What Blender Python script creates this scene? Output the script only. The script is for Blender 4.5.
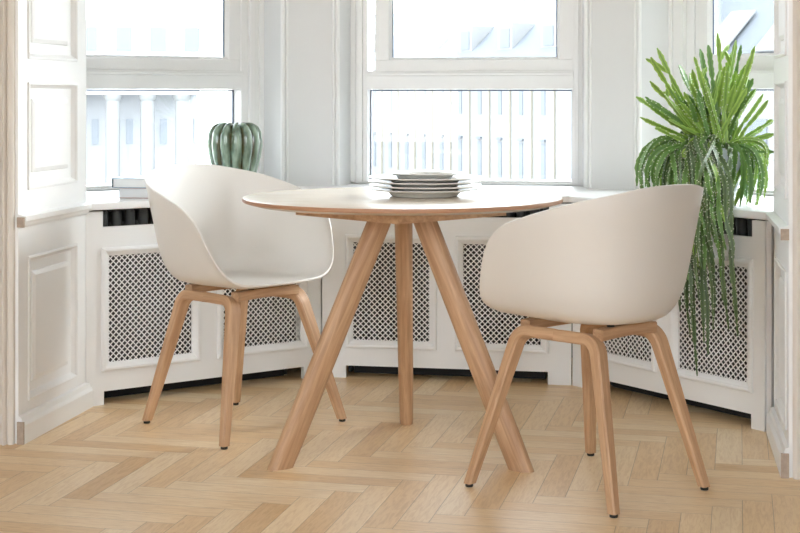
import bpy, bmesh, math, random
from math import sin, cos, pi, radians, sqrt
from mathutils import Vector, Matrix, noise

for o in list(bpy.data.objects):
    bpy.data.objects.remove(o, do_unlink=True)
SC = bpy.context.scene
COL = SC.collection
random.seed(7)

# ------------------------------------------------------------------ camera
CX, CY, CZ = .7625, -5.257, 1.0332
cam_d = bpy.data.cameras.new('camera')
cam = bpy.data.objects.new('camera', cam_d)
COL.objects.link(cam)
cam.location = (CX, CY, CZ)
cam.rotation_euler = (radians(90), 0, radians(10))
cam_d.sensor_width = 36
cam_d.lens = 1468.8 / 800 * 36
cam_d.shift_y = -(266.5 - 95.26) / 800
cam_d.clip_end = 400
SC.camera = cam

# ------------------------------------------------------------------ light
SC.view_settings.view_transform = 'Standard'
SC.view_settings.look = 'None'
SC.view_settings.gamma = 1
SC.view_settings.exposure = -0.02
w = bpy.data.worlds.new('overcast_sky')
SC.world = w
w.use_nodes = True
nt = w.node_tree
bg = nt.nodes['Background']
bg.inputs[1].default_value = 10.0
tc = nt.nodes.new('ShaderNodeTexCoord')
sp = nt.nodes.new('ShaderNodeSeparateXYZ')
rp = nt.nodes.new('ShaderNodeValToRGB')
rp.color_ramp.elements[0].position = .0
rp.color_ramp.elements[0].color = (.62, .60, .57, 1)
rp.color_ramp.elements[1].position = .12
rp.color_ramp.elements[1].color = (.86, .93, 1.0, 1)
nt.links.new(tc.outputs['Generated'], sp.inputs[0])
nt.links.new(sp.outputs['Z'], rp.inputs[0])
nt.links.new(rp.outputs[0], bg.inputs[0])


def area(name, loc, target, sx, sy, power, col):
    d = bpy.data.lights.new(name, 'AREA')
    d.shape = 'RECTANGLE'
    d.size, d.size_y = sx, sy
    d.energy = power
    d.color = col
    o = bpy.data.objects.new(name, d)
    COL.objects.link(o)
    o.location = loc
    o.rotation_euler = (Vector(target) - Vector(loc)).to_track_quat('-Z', 'Y').to_euler()
    return o


# hazy sun high on the right, diffused by thin cloud
sd_ = bpy.data.lights.new('hazy_sun', 'SUN')
sd_.energy = 8.5
sd_.angle = radians(34)
sd_.color = (.97, .985, 1.0)
sun = bpy.data.objects.new('hazy_sun', sd_)
COL.objects.link(sun)
sun.location = (4, 4, 5)
sun.rotation_euler = Vector((-.80, -.60, -.50)).to_track_quat('-Z', 'Y').to_euler()
# added fill lamps behind the camera, brightening the side facing it
area('rear_fill', (-1.9, -6.9, 1.7), (0, -1.0, .7), 1.8, 2.0, 5, (1.0, .95, .88))
area('rear_fill', (1.5, -6.9, 1.7), (0, -1.0, .7), 1.8, 2.0, 3, (1.0, .95, .88))


# ------------------------------------------------------------------ materials
def mat(name, col, rough=.5, spec=.5, var=.0, scale=30, bump=0, coat=0, stretch=None):
    m = bpy.data.materials.new(name)
    m.use_nodes = True
    n = m.node_tree
    b = n.nodes['Principled BSDF']
    b.inputs['Base Color'].default_value = (*col, 1)
    b.inputs['Roughness'].default_value = rough
    b.inputs['Specular IOR Level'].default_value = spec
    b.inputs['Coat Weight'].default_value = coat
    t = n.nodes.new('ShaderNodeTexCoord')
    mp = n.nodes.new('ShaderNodeMapping')
    if stretch: mp.inputs['Scale'].default_value = stretch
    n.links.new(t.outputs['Object'], mp.inputs[0])
    nz = n.nodes.new('ShaderNodeTexNoise')
    nz.inputs['Scale'].default_value = scale
    nz.inputs['Detail'].default_value = 4
    n.links.new(mp.outputs[0], nz.inputs['Vector'])
    mx = n.nodes.new('ShaderNodeMix')
    mx.data_type = 'RGBA'
    mx.inputs[6].default_value = tuple(c * (1 - var) for c in col) + (1,)
    mx.inputs[7].default_value = tuple(min(1, c * (1 + var)) for c in col) + (1,)
    n.links.new(nz.outputs[0], mx.inputs[0])
    n.links.new(mx.outputs[2], b.inputs['Base Color'])
    if bump:
        bp = n.nodes.new('ShaderNodeBump')
        bp.inputs['Strength'].default_value = bump
        bp.inputs['Distance'].default_value = .001
        n.links.new(nz.outputs[0], bp.inputs['Height'])
        n.links.new(bp.outputs[0], b.inputs['Normal'])
    return m


def wood(name, dark, light, rough, attr=True, sc=(60, 60, 4)):
    m = bpy.data.materials.new(name)
    m.use_nodes = True
    n = m.node_tree
    b = n.nodes['Principled BSDF']
    b.inputs['Roughness'].default_value = rough
    if attr:
        t = n.nodes.new('ShaderNodeAttribute')
        t.attribute_name = 'grain'
        src = t.outputs['Vector']
    else:
        t = n.nodes.new('ShaderNodeTexCoord')
        src = t.outputs['Object']
    mp = n.nodes.new('ShaderNodeMapping')
    mp.inputs['Scale'].default_value = sc
    n.links.new(src, mp.inputs[0])
    nz = n.nodes.new('ShaderNodeTexNoise')
    nz.inputs['Scale'].default_value = 1
    nz.inputs['Detail'].default_value = 6
    nz.inputs['Roughness'].default_value = .6
    nz.inputs['Distortion'].default_value = .6
    n.links.new(mp.outputs[0], nz.inputs['Vector'])
    r = n.nodes.new('ShaderNodeValToRGB')
    r.color_ramp.elements[0].position = .3
    r.color_ramp.elements[0].color = (*dark, 1)
    r.color_ramp.elements[1].position = .7
    r.color_ramp.elements[1].color = (*light, 1)
    n.links.new(nz.outputs[0], r.inputs[0])
    n.links.new(r.outputs[0], b.inputs['Base Color'])
    bp = n.nodes.new('ShaderNodeBump')
    bp.inputs['Strength'].default_value = .15
    bp.inputs['Distance'].default_value = .0006
    n.links.new(nz.outputs[0], bp.inputs['Height'])
    n.links.new(bp.outputs[0], b.inputs['Normal'])
    return m


def floor_material():
    m = bpy.data.materials.new('oak_herringbone')
    m.use_nodes = True
    n = m.node_tree
    L = n.links
    b = n.nodes['Principled BSDF']

    def M(op, a, c=None, d=None):
        q = n.nodes.new('ShaderNodeMath')
        q.operation = op
        for i, v in enumerate((a, c, d)):
            if v is None: continue
            if isinstance(v, (int, float)): q.inputs[i].default_value = v
            else: L.new(v, q.inputs[i])
        return q.outputs[0]
    t = n.nodes.new('ShaderNodeTexCoord')
    s = n.nodes.new('ShaderNodeSeparateXYZ')
    L.new(t.outputs['Object'], s.inputs[0])
    W = .074
    ca, sa = cos(radians(3)), sin(radians(3))
    xr = M('SUBTRACT', M('MULTIPLY', s.outputs[0], ca), M('MULTIPLY', s.outputs[1], sa))
    yr = M('ADD', M('MULTIPLY', s.outputs[0], sa), M('MULTIPLY', s.outputs[1], ca))
    x = M('DIVIDE', M('ADD', xr, -.009 + W * 240), W)
    y = M('DIVIDE', M('ADD', yr, .2527 + W * 240), W)
    i, j = M('FLOOR', x), M('FLOOR', y)
    d = M('FLOORED_MODULO', M('SUBTRACT', i, j), 12)
    isV = M('GREATER_THAN', d, 5.5)
    isH = M('SUBTRACT', 1, isV)

    def sel(h, v):
        return M('ADD', M('MULTIPLY', h, isH), M('MULTIPLY', v, isV))
    k = M('FLOOR', M('DIVIDE', M('SUBTRACT', i, j), 12))
    across = sel(M('FRACT', y), M('FRACT', x))
    along = sel(M('FLOORED_MODULO', M('SUBTRACT', x, j), 12),
                M('FLOORED_MODULO', M('SUBTRACT', M('SUBTRACT', i, y), 5), 12))
    row = sel(j, i)
    idv = M('ADD', M('ADD', M('MULTIPLY', row, 7.31), M('MULTIPLY', k, 3.77)), M('MULTIPLY', isV, 51.3))
    wn = n.nodes.new('ShaderNodeTexWhiteNoise')
    wn.noise_dimensions = '1D'
    L.new(idv, wn.inputs['W'])
    ea = M('MINIMUM', across, M('SUBTRACT', 1, across))
    el = M('MINIMUM', along, M('SUBTRACT', 6, along))
    edge = M('MINIMUM', ea, el)
    gap = M('LESS_THAN', edge, .011)
    # grain
    cb = n.nodes.new('ShaderNodeCombineXYZ')
    L.new(M('MULTIPLY', across, 5.0), cb.inputs[0])
    L.new(M('MULTIPLY', along, .55), cb.inputs[1])
    L.new(M('MULTIPLY', wn.outputs['Value'], 90), cb.inputs[2])
    g = n.nodes.new('ShaderNodeTexNoise')
    g.inputs['Scale'].default_value = 1.6
    g.inputs['Detail'].default_value = 7
    g.inputs['Roughness'].default_value = .62
    g.inputs['Distortion'].default_value = 1.1
    L.new(cb.outputs[0], g.inputs['Vector'])
    cr = n.nodes.new('ShaderNodeValToRGB')
    e = cr.color_ramp.elements
    e[0].position = .0
    e[0].color = FLOOR_A
    e[1].position = 1.0
    e[1].color = FLOOR_C
    q = e.new(.5)
    q.color = FLOOR_B
    L.new(M('ADD', M('MULTIPLY', wn.outputs['Value'], .72), M('MULTIPLY', g.outputs[0], .30)), cr.inputs[0])
    # large-scale wear
    wr = n.nodes.new('ShaderNodeTexNoise')
    wr.inputs['Scale'].default_value = 2.2
    wr.inputs['Detail'].default_value = 3
    L.new(t.outputs['Object'], wr.inputs['Vector'])
    gm = n.nodes.new('ShaderNodeMix')
    gm.data_type = 'RGBA'
    gm.blend_type = 'MULTIPLY'
    gr = n.nodes.new('ShaderNodeValToRGB')
    gr.color_ramp.elements[0].position = .38
    gr.color_ramp.elements[0].color = (.82, .76, .70, 1)
    gr.color_ramp.elements[1].position = .55
    gr.color_ramp.elements[1].color = (1, 1, 1, 1)
    L.new(g.outputs[0], gr.inputs[0])
    gm.inputs[0].default_value = .6
    L.new(cr.outputs[0], gm.inputs[6])
    L.new(gr.outputs[0], gm.inputs[7])
    fm = n.nodes.new('ShaderNodeMix')
    fm.data_type = 'RGBA'
    fm.inputs[7].default_value = (.16, .085, .04, 1)
    L.new(M('MULTIPLY', gap, .55), fm.inputs[0])
    L.new(gm.outputs[2], fm.inputs[6])
    L.new(fm.outputs[2], b.inputs['Base Color'])
    L.new(M('ADD', .24, M('MULTIPLY', wr.outputs[0], .22)), b.inputs['Roughness'])
    bp = n.nodes.new('ShaderNodeBump')
    bp.inputs['Strength'].default_value = .35
    bp.inputs['Distance'].default_value = .0012
    L.new(M('ADD', M('MULTIPLY', M('MINIMUM', M('MULTIPLY', edge, 20), 1), 1),
            M('ADD', M('MULTIPLY', g.outputs[0], .25), M('MULTIPLY', wn.outputs['Value'], .3))), bp.inputs['Height'])
    L.new(bp.outputs[0], b.inputs['Normal'])
    return m


FLOOR_A = (.68, .43, .20, 1)
FLOOR_B = (.84, .60, .34, 1)
FLOOR_C = (.93, .76, .53, 1)
M_FLOOR = floor_material()
M_PAINT = mat('white_gloss_paint', (.86, .855, .84), .34, var=.015, scale=6, bump=.05)
M_WALL = mat('white_wall_paint', (.75, .745, .735), .6, var=.015, scale=8, bump=.1)
M_ROOMW = mat('room_wall_paint', (.25, .20, .155), .7, var=.02)
M_CASING = mat('aged_cream_casing_paint', (.74, .685, .62), .45, var=.07, scale=9, stretch=(8, 8, .7), bump=.2)
M_GAP = mat('end_grain_wood', (.42, .33, .26), .7, var=.3, scale=80)
M_GRILLE = mat('white_enamelled_grille', (.86, .855, .84), .4, var=.01)
M_RAD = mat('dark_grey_cast_iron', (.06, .06, .056), .5, var=.2, scale=12)
M_SHELL = mat('warm_white_plastic', (.76, .73, .685), .36, var=.008, scale=300, bump=.06)
M_OAK = wood('soaped_oak', (.41, .23, .12), (.63, .405, .24), .5, sc=(70, 70, 5))
M_OAKT = wood('pale_oak_veneer', (.70, .60, .49), (.78, .69, .58), .24, attr=False, sc=(3, 55, 55))
M_OAKE = wood('oak_edge_band', (.40, .20, .11), (.52, .29, .17), .5, attr=False, sc=(8, 8, 200))
M_RUBBER = mat('black_rubber', (.015, .014, .013), .6)
M_PLATE = mat('glazed_white_stoneware', (.80, .78, .74), .22, var=.01, coat=.3)
M_DARKGAP = mat('dark_blue_grey_gasket', (.10, .13, .2), .5)
M_SHADEWALL = mat('wall_with_painted_shade', (.02, .019, .018), .9, var=.2)  # near-black: the shade behind the covers is put into the wall colour
M_POT = mat('pale_grey_glazed_pot', (.60, .65, .70), .3, var=.05)
M_SOIL = mat('potting_soil', (.05, .035, .025), .95, var=.4, scale=90)
M_AREOLE = mat('white_areole_wool', (.85, .85, .74), .8)
M_BOOKW = mat('white_book_cover', (.82, .83, .84), .35, var=.02)
M_PAGES = mat('book_pages', (.86, .86, .85), .8, var=.05, scale=60, stretch=(.2, .2, 40))
M_BOOKD = mat('dark_blue_book_spine', (.03, .04, .06), .4)
M_TOESHADE = mat('painted_gap_shade', (.012, .011, .010), .8)  # black colour standing in for the shade under the covers
M_BOOKR = mat('pale_red_book_print', (.62, .45, .43), .4)
M_BOOKB = mat('grey_blue_book_cover', (.30, .38, .48), .35)
M_FAC = mat('pale_render_facade', (.22, .22, .22), .9, var=.03, scale=2)
M_FACY = mat('cream_yellow_facade', (.25, .232, .19), .9, var=.03, scale=2)
M_ROOF = mat('pale_slate_roof', (.115, .125, .14), .8, var=.08, scale=6)
M_FWIN = mat('reflective_window_glass', (.145, .158, .175), .7, var=.05)
M_FWIN_LIFT = mat('lightened_window_glass', (.30, .32, .35), .7, var=.05)  # lighter copy of the window glass, colour offsets the shade behind the columns
M_STONE = mat('pale_limestone', (.42, .425, .44), .9, var=.04, scale=3)
M_STREET = mat('light_granite_paving', (.5, .5, .5), .9, var=.1, scale=4)


def glass_mat():
    m = bpy.data.materials.new('window_glass')
    m.use_nodes = True
    n = m.node_tree
    n.nodes.remove(n.nodes['Principled BSDF'])
    out = n.nodes['Material Output']
    tr = n.nodes.new('ShaderNodeBsdfTransparent')
    tr.inputs[0].default_value = (.95, .97, .97, 1)
    gl = n.nodes.new('ShaderNodeBsdfGlossy')
    gl.inputs['Roughness'].default_value = .02
    fr = n.nodes.new('ShaderNodeFresnel')
    fr.inputs[0].default_value = 1.45
    mx = n.nodes.new('ShaderNodeMixShader')
    n.links.new(fr.outputs[0], mx.inputs[0])
    n.links.new(tr.outputs[0], mx.inputs[1])
    n.links.new(gl.outputs[0], mx.inputs[2])
    n.links.new(mx.outputs[0], out.inputs[0])
    return m


M_GLASS = glass_mat()


def glaze_mat():
    m = mat('green_celadon_glaze', (.3, .38, .3), .12, coat=.6)
    n = m.node_tree
    b = n.nodes['Principled BSDF']
    a = n.nodes.new('ShaderNodeAttribute')
    a.attribute_name = 'grain'
    s = n.nodes.new('ShaderNodeSeparateXYZ')
    n.links.new(a.outputs['Vector'], s.inputs[0])
    t = n.nodes.new('ShaderNodeTexCoord')
    mp = n.nodes.new('ShaderNodeMapping')
    mp.inputs['Scale'].default_value = (40, 40, 9)
    n.links.new(t.outputs['Object'], mp.inputs[0])
    nz = n.nodes.new('ShaderNodeTexNoise')
    nz.inputs['Scale'].default_value = 1
    nz.inputs['Detail'].default_value = 5
    n.links.new(mp.outputs[0], nz.inputs[0])
    ad = n.nodes.new('ShaderNodeMath')
    ad.operation = 'MULTIPLY_ADD'
    ad.inputs[1].default_value = .9
    n.links.new(nz.outputs[0], ad.inputs[0])
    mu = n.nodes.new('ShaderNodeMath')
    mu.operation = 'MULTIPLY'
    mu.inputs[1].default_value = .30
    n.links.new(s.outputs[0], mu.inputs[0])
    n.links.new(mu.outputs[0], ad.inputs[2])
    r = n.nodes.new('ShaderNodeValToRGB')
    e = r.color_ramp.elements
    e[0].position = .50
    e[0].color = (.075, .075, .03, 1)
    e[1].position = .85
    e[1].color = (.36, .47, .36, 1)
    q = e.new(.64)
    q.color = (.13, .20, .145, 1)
    n.links.new(ad.outputs[0], r.inputs[0])
    n.links.new(r.outputs[0], b.inputs['Base Color'])
    return m


M_GLAZE = glaze_mat()


def stem_mat(name, c1, c2):
    m = mat(name, c1, .45)
    n = m.node_tree
    b = n.nodes['Principled BSDF']
    a = n.nodes.new('ShaderNodeAttribute')
    a.attribute_name = 'grain'
    s = n.nodes.new('ShaderNodeSeparateXYZ')
    n.links.new(a.outputs['Vector'], s.inputs[0])
    nz = n.nodes.new('ShaderNodeTexNoise')
    nz.inputs['Scale'].default_value = 40
    ad = n.nodes.new('ShaderNodeMath')
    ad.operation = 'MULTIPLY_ADD'
    ad.inputs[1].default_value = .35
    n.links.new(nz.outputs[0], ad.inputs[0])
    n.links.new(s.outputs[0], ad.inputs[2])
    r = n.nodes.new('ShaderNodeValToRGB')
    r.color_ramp.elements[0].position = .2
    r.color_ramp.elements[0].color = (*c1, 1)
    r.color_ramp.elements[1].position = 1.0
    r.color_ramp.elements[1].color = (*c2, 1)
    n.links.new(ad.outputs[0], r.inputs[0])
    n.links.new(r.outputs[0], b.inputs['Base Color'])
    return m


M_STEMS = [stem_mat('fresh_green_stem', (.11, .23, .03), (.42, .60, .12)),
           stem_mat('mid_green_stem', (.07, .16, .035), (.20, .36, .09)),
           stem_mat('old_grey_green_stem', (.045, .085, .03), (.17, .25, .10))]


# ------------------------------------------------------------------ helpers
class MB:
    def __init__(s, T=None):
        s.v, s.f, s.m, s.g = [], [], [], []
        s.T = T or Matrix()
        s.mi = 0

    def add(s, vs, fs, gr=None):
        o = len(s.v)
        for i, p in enumerate(vs):
            s.v.append(s.T @ Vector(p))
            s.g.append(gr[i] if gr else (p[0], p[1], p[2]))
        for f in fs:
            s.f.append([o + k for k in f])
            s.m.append(s.mi)

    def box(s, x0, x1, y0, y1, z0, z1):
        vs = [(x, y, z) for z in (z0, z1) for y in (y0, y1) for x in (x0, x1)]
        s.add(vs, [(0, 2, 3, 1), (4, 5, 7, 6), (0, 1, 5, 4), (2, 6, 7, 3), (0, 4, 6, 2), (1, 3, 7, 5)])

    def prism(s, poly, z0, z1):
        a = sum(poly[i][0] * poly[(i + 1) % len(poly)][1] - poly[(i + 1) % len(poly)][0] * poly[i][1] for i in range(len(poly)))
        if a < 0: poly = poly[::-1]
        n = len(poly)
        vs = [(x, y, z0) for x, y in poly] + [(x, y, z1) for x, y in poly]
        fs = [tuple(range(n))[::-1], tuple(range(n, 2 * n))]
        fs += [(i, (i + 1) % n, n + (i + 1) % n, n + i) for i in range(n)]
        s.add(vs, fs)

    def lathe(s, prof, n=48, c=(0, 0), caps=True):
        vs, fs = [], []
        for r, z in prof:
            for k in range(n):
                a = 2 * pi * k / n
                vs.append((c[0] + r * cos(a), c[1] + r * sin(a), z))
        for i in range(len(prof) - 1):
            for k in range(n):
                k2 = (k + 1) % n
                fs.append((i * n + k, i * n + k2, (i + 1) * n + k2, (i + 1) * n + k))
        if caps:
            fs.append(tuple(range(n))[::-1])
            fs.append(tuple(range((len(prof) - 1) * n, len(prof) * n)))
        s.add(vs, fs)

    def rings(s, rs, gr=None, caps=True):
        n = len(rs[0])
        vs = [p for r in rs for p in r]
        fs = []
        for i in range(len(rs) - 1):
            for k in range(n):
                k2 = (k + 1) % n
                fs.append((i * n + k, i * n + k2, (i + 1) * n + k2, (i + 1) * n + k))
        if caps:
            fs.append(tuple(range(n))[::-1])
            fs.append(tuple(range((len(rs) - 1) * n, len(rs) * n)))
        s.add(vs, fs, [q for r in gr for q in r] if gr else None)

    def frame(s, x0, x1, z0, z1, prof, y=0, sgn=-1):
        """mitred rectangular moulding on the plane y; prof = (inset, height) list, height towards sgn*y"""
        R = []
        for ins, h in prof:
            yy = y + sgn * h
            R.append([(x0 + ins, yy, z0 + ins), (x1 - ins, yy, z0 + ins), (x1 - ins, yy, z1 - ins), (x0 + ins, yy, z1 - ins)])
        vs = [p for r in R for p in r]
        fs = []
        m = len(R)
        for i in range(m - 1):
            for k in range(4):
                k2 = (k + 1) % 4
                f = (i * 4 + k, i * 4 + k2, (i + 1) * 4 + k2, (i + 1) * 4 + k)
                fs.append(f if sgn < 0 else f[::-1])
        s.add(vs, fs)

    def build(s, name, mats, parent=None, smooth=None, bevel=0, loc=None, recalc=True):
        me = bpy.data.meshes.new(name)
        L = Vector(loc) if loc else Vector((0, 0, 0))
        me.from_pydata([tuple(v - L) for v in s.v], [], s.f)
        if not isinstance(mats, (list, tuple)): mats = [mats]
        for m in mats: me.materials.append(m)
        for p, mi in zip(me.polygons, s.m): p.material_index = mi
        at = me.attributes.new('grain', 'FLOAT_VECTOR', 'POINT')
        for i, g in enumerate(s.g): at.data[i].vector = g
        me.update()
        if recalc:
            bm = bmesh.new()
            bm.from_mesh(me)
            bmesh.ops.recalc_face_normals(bm, faces=bm.faces)
            bm.to_mesh(me)
            bm.free()
        if smooth is not None:
            me.polygons.foreach_set('use_smooth', [True] * len(me.polygons))
            if smooth < 179:
                me.set_sharp_from_angle(angle=radians(smooth))
        o = bpy.data.objects.new(name, me)
        COL.objects.link(o)
        if loc: o.location = loc
        if parent: o.parent = parent
        if bevel:
            b = o.modifiers.new('bevel', 'BEVEL')
            b.width = bevel
            b.segments = 2
            b.limit_method = 'ANGLE'
            b.angle_limit = radians(40)
        return o


def tag(o, label=None, cat=None, group=None, kind=None):
    for k, v in (('label', label), ('category', cat), ('group', group), ('kind', kind)):
        if v: o[k] = v
    return o


def empty(name, loc=(0, 0, 0), rz=0):
    o = bpy.data.objects.new(name, None)
    COL.objects.link(o)
    o.location = loc
    o.rotation_euler = (0, 0, rz)
    o.empty_display_size = .1
    return o


def copy_tree(o, parent=None):
    c = o.copy()
    COL.objects.link(c)
    c.parent = parent
    for ch in list(o.children): copy_tree(ch, c)
    return c


def structure(o, label=None):
    return tag(o, label, kind='structure')


FAC = {'C': ((0, 0), 0), 'L': ((-.775, -.315), 45), 'R': ((.775, -.315), -45)}


def FT(k):
    (x, y), a = FAC[k]
    return Matrix.Translation((x, y, 0)) @ Matrix.Rotation(radians(a), 4, 'Z')


def FP(k, x, y, z=0):
    p = FT(k) @ Vector((x, y, z))
    return p


def pix(u, v, depth):
    """point seen at pixel u,v at a given depth along the optical axis"""
    k = (u - 400) / 1468.8
    th = radians(10)
    return Vector((CX + depth * (k * cos(th) - sin(th)), CY + depth * (k * sin(th) + cos(th)), CZ - (v - 95.26) * depth / 1468.8))


# ------------------------------------------------------------------ setting: floor, walls, ceiling
m = MB()
m.box(-2.8, 2.8, -6.8, .9, -.08, 0)
structure(m.build('floor', M_FLOOR))
m = MB()
m.box(-2.8, 2.8, -6.8, .9, 2.95, 3.05)
structure(m.build('ceiling', M_WALL))


def JL(k, x, y):
    p = FP(k, x, y)
    return (p.x, p.y)


# piers between the windows
pl = [(-.4875, .417), (-.690, .335), JL('L', .524, .56), JL('L', .524, .71), (-.72, .80), (-.465, .71), (-.465, .56)]
for nm, sx in (('wall_left_pier', 1), ('wall_right_pier', -1)):
    m = MB()
    m.prism([(p[0] * sx, p[1]) for p in pl], 0, 2.95)
    structure(m.build(nm, M_WALL))
# beads on the pier corners
k = 1
for sx in (1, -1):
    for (px, py) in ((-.4875, .417), (-.690, .335)):
        m = MB()
        for r_, dx in ((.009, 0), (.005, .016 if px > -.6 else -.016)):
            ax = -.008 if dx > 0 else .008
            m.lathe([(r_, .68), (r_, 2.9)], 12, ((px + (0 if dx == 0 else ax * 2.0)) * sx, py - .001 + (0 if dx == 0 else (-.0065 if px > -.6 else .0065))))
        structure(m.build('trim_%d' % k, M_PAINT, smooth=50))
        k += 1
# outer ends of the bay and the panelled side walls
po = [(-1.108, -1.165), (-1.75, -1.165), (-1.85, -.35), (-1.72, -.12), JL('L', -.53, .71), JL('L', -.53, .56), JL('L', -.52, .40), (-1.108, -.640)]


def moulded_side(sx):
    """panelled leaf in the plane x = -1.108 (left); y runs -1.165..-.655"""
    m = MB()
    m.prism([(p[0] * sx + (-.016 * sx if abs(p[0]) < 1.2 else 0), p[1]) for p in po], 0, 2.95)
    R = Matrix(((0, -1 if sx > 0 else 1, 0, -1.108 * sx), (1, 0, 0, 0), (0, 0, 1, 0), (0, 0, 0, 1)))
    mm = MB(R)
    prof = [(0, 0), (.001, .005), (.006, .006), (.009, .003), (.011, -.002), (.018, -.011), (.020, -.0125), (.050, -.0125), (.052, -.008), (.064, -.003), (.066, -.003)]
    bands = ((.114, .549), (.748, 1.073), (1.143, 1.62), (1.69, 2.3), (2.37, 2.8))
    mm.box(-1.165, -1.100, 0, .017, 0, 2.95)
    mm.box(-.722, -.640, 0, .017, 0, 2.95)
    zs = [0] + [q for b_ in bands for q in b_] + [2.95]
    for i in range(0, len(zs), 2):
        mm.box(-1.100, -.722, 0, .017, zs[i], zs[i + 1])
    for z0, z1 in bands:
        mm.frame(-1.100, -.722, z0, z1, prof)
        q = [(-1.100 + .066, .003, z0 + .066), (-.722 - .066, .003, z0 + .066), (-.722 - .066, .003, z1 - .066), (-1.100 + .066, .003, z1 - .066)]
        mm.add(q, [(0, 1, 2, 3)])
    o = m.v, m.f, m.m, m.g
    n0 = len(m.v)
    m.v += mm.v
    m.g += mm.g
    m.f += [[a + n0 for a in f] for f in mm.f]
    m.m += mm.m
    nm = 'left' if sx > 0 else 'right'
    structure(m.build('wall_' + nm, M_PAINT, recalc=True))
    # baseboard
    b = MB()
    X = -1.108 * sx
    pr = [(0, 0), (.022, 0), (.022, .055), (.017, .063), (.014, .066), (.010, .078), (0, .082)]
    b.rings([[(X + sx * h, y, z) for h, z in pr] for y in (-1.168, -.636)])
    structure(b.build('baseboard_' + nm, M_PAINT))
    # dark end grain of the board where it stops at the casing
    r = MB()
    pr = [(0, .640), (.010, .642), (.016, .652), (.024, .660), (.026, .674), (0, .680)]
    r.rings([[(X + sx * h, y, z) for h, z in pr] for y in (-1.168, -.648)])
    structure(r.build('trim_%d' % (5 if sx > 0 else 6), M_PAINT))


moulded_side(1)
moulded_side(-1)
# reeded casing around the bay opening, facing the room
for sx in (1, -1):
    m = MB()
    xs = []
    x = 1.118
    poly = [(1.118, -1.13)]
    for i in range(9):
        wv = (.020, .012, .008)[i % 3]
        d = (.0, .010, .004)[i % 3]
        for t in range(5):
            a = pi * t / 4
            poly.append((x + wv * t / 4, -1.178 - d - .007 * sin(a)))
        x += wv
    poly += [(1.30, -1.19), (1.30, -1.13)]
    m.prism([(-p[0] * sx, p[1]) for p in poly], 0, 2.7)
    structure(m.build('trim_%d' % (7 if sx > 0 else 8), M_CASING, smooth=35))
    m = MB()
    m.box(*sorted((-1.30 * sx, -2.8 * sx)), -1.165, -.95, 0, 2.95)
    structure(m.build('wall_%s_room' % ('left' if sx > 0 else 'right'), M_ROOMW))
    m = MB()
    m.box(*sorted((-2.8 * sx, -2.9 * sx)), -6.8, -.95, 0, 2.95)
    structure(m.build('wall_%s_side' % ('left' if sx > 0 else 'right'), M_ROOMW))
# rear wall behind the camera, with two openings added for the fill lamps
m = MB()
m.box(-2.8, 2.8, -6.9, -6.8, 0, .6)
m.box(-2.8, 2.8, -6.9, -6.8, 2.75, 2.95)
for a, b in ((-2.8, -2.75), (-1.05, .6), (2.4, 2.8)):
    m.box(a, b, -6.9, -6.8, .6, 2.75)
structure(m.build('wall_rear', M_ROOMW))
# end grain pieces of baseboard / rail at the casing
for sx in (1, -1):
    m = MB()
    X = -1.108 * sx
    m.box(*sorted((X, X + .021 * sx)), -1.176, -1.1685, 0, .066)
    m.box(*sorted((X, X + .022 * sx)), -1.176, -1.1685, .642, .672)
    structure(m.build('trim_%d' % (9 if sx > 0 else 10), M_GAP))


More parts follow.
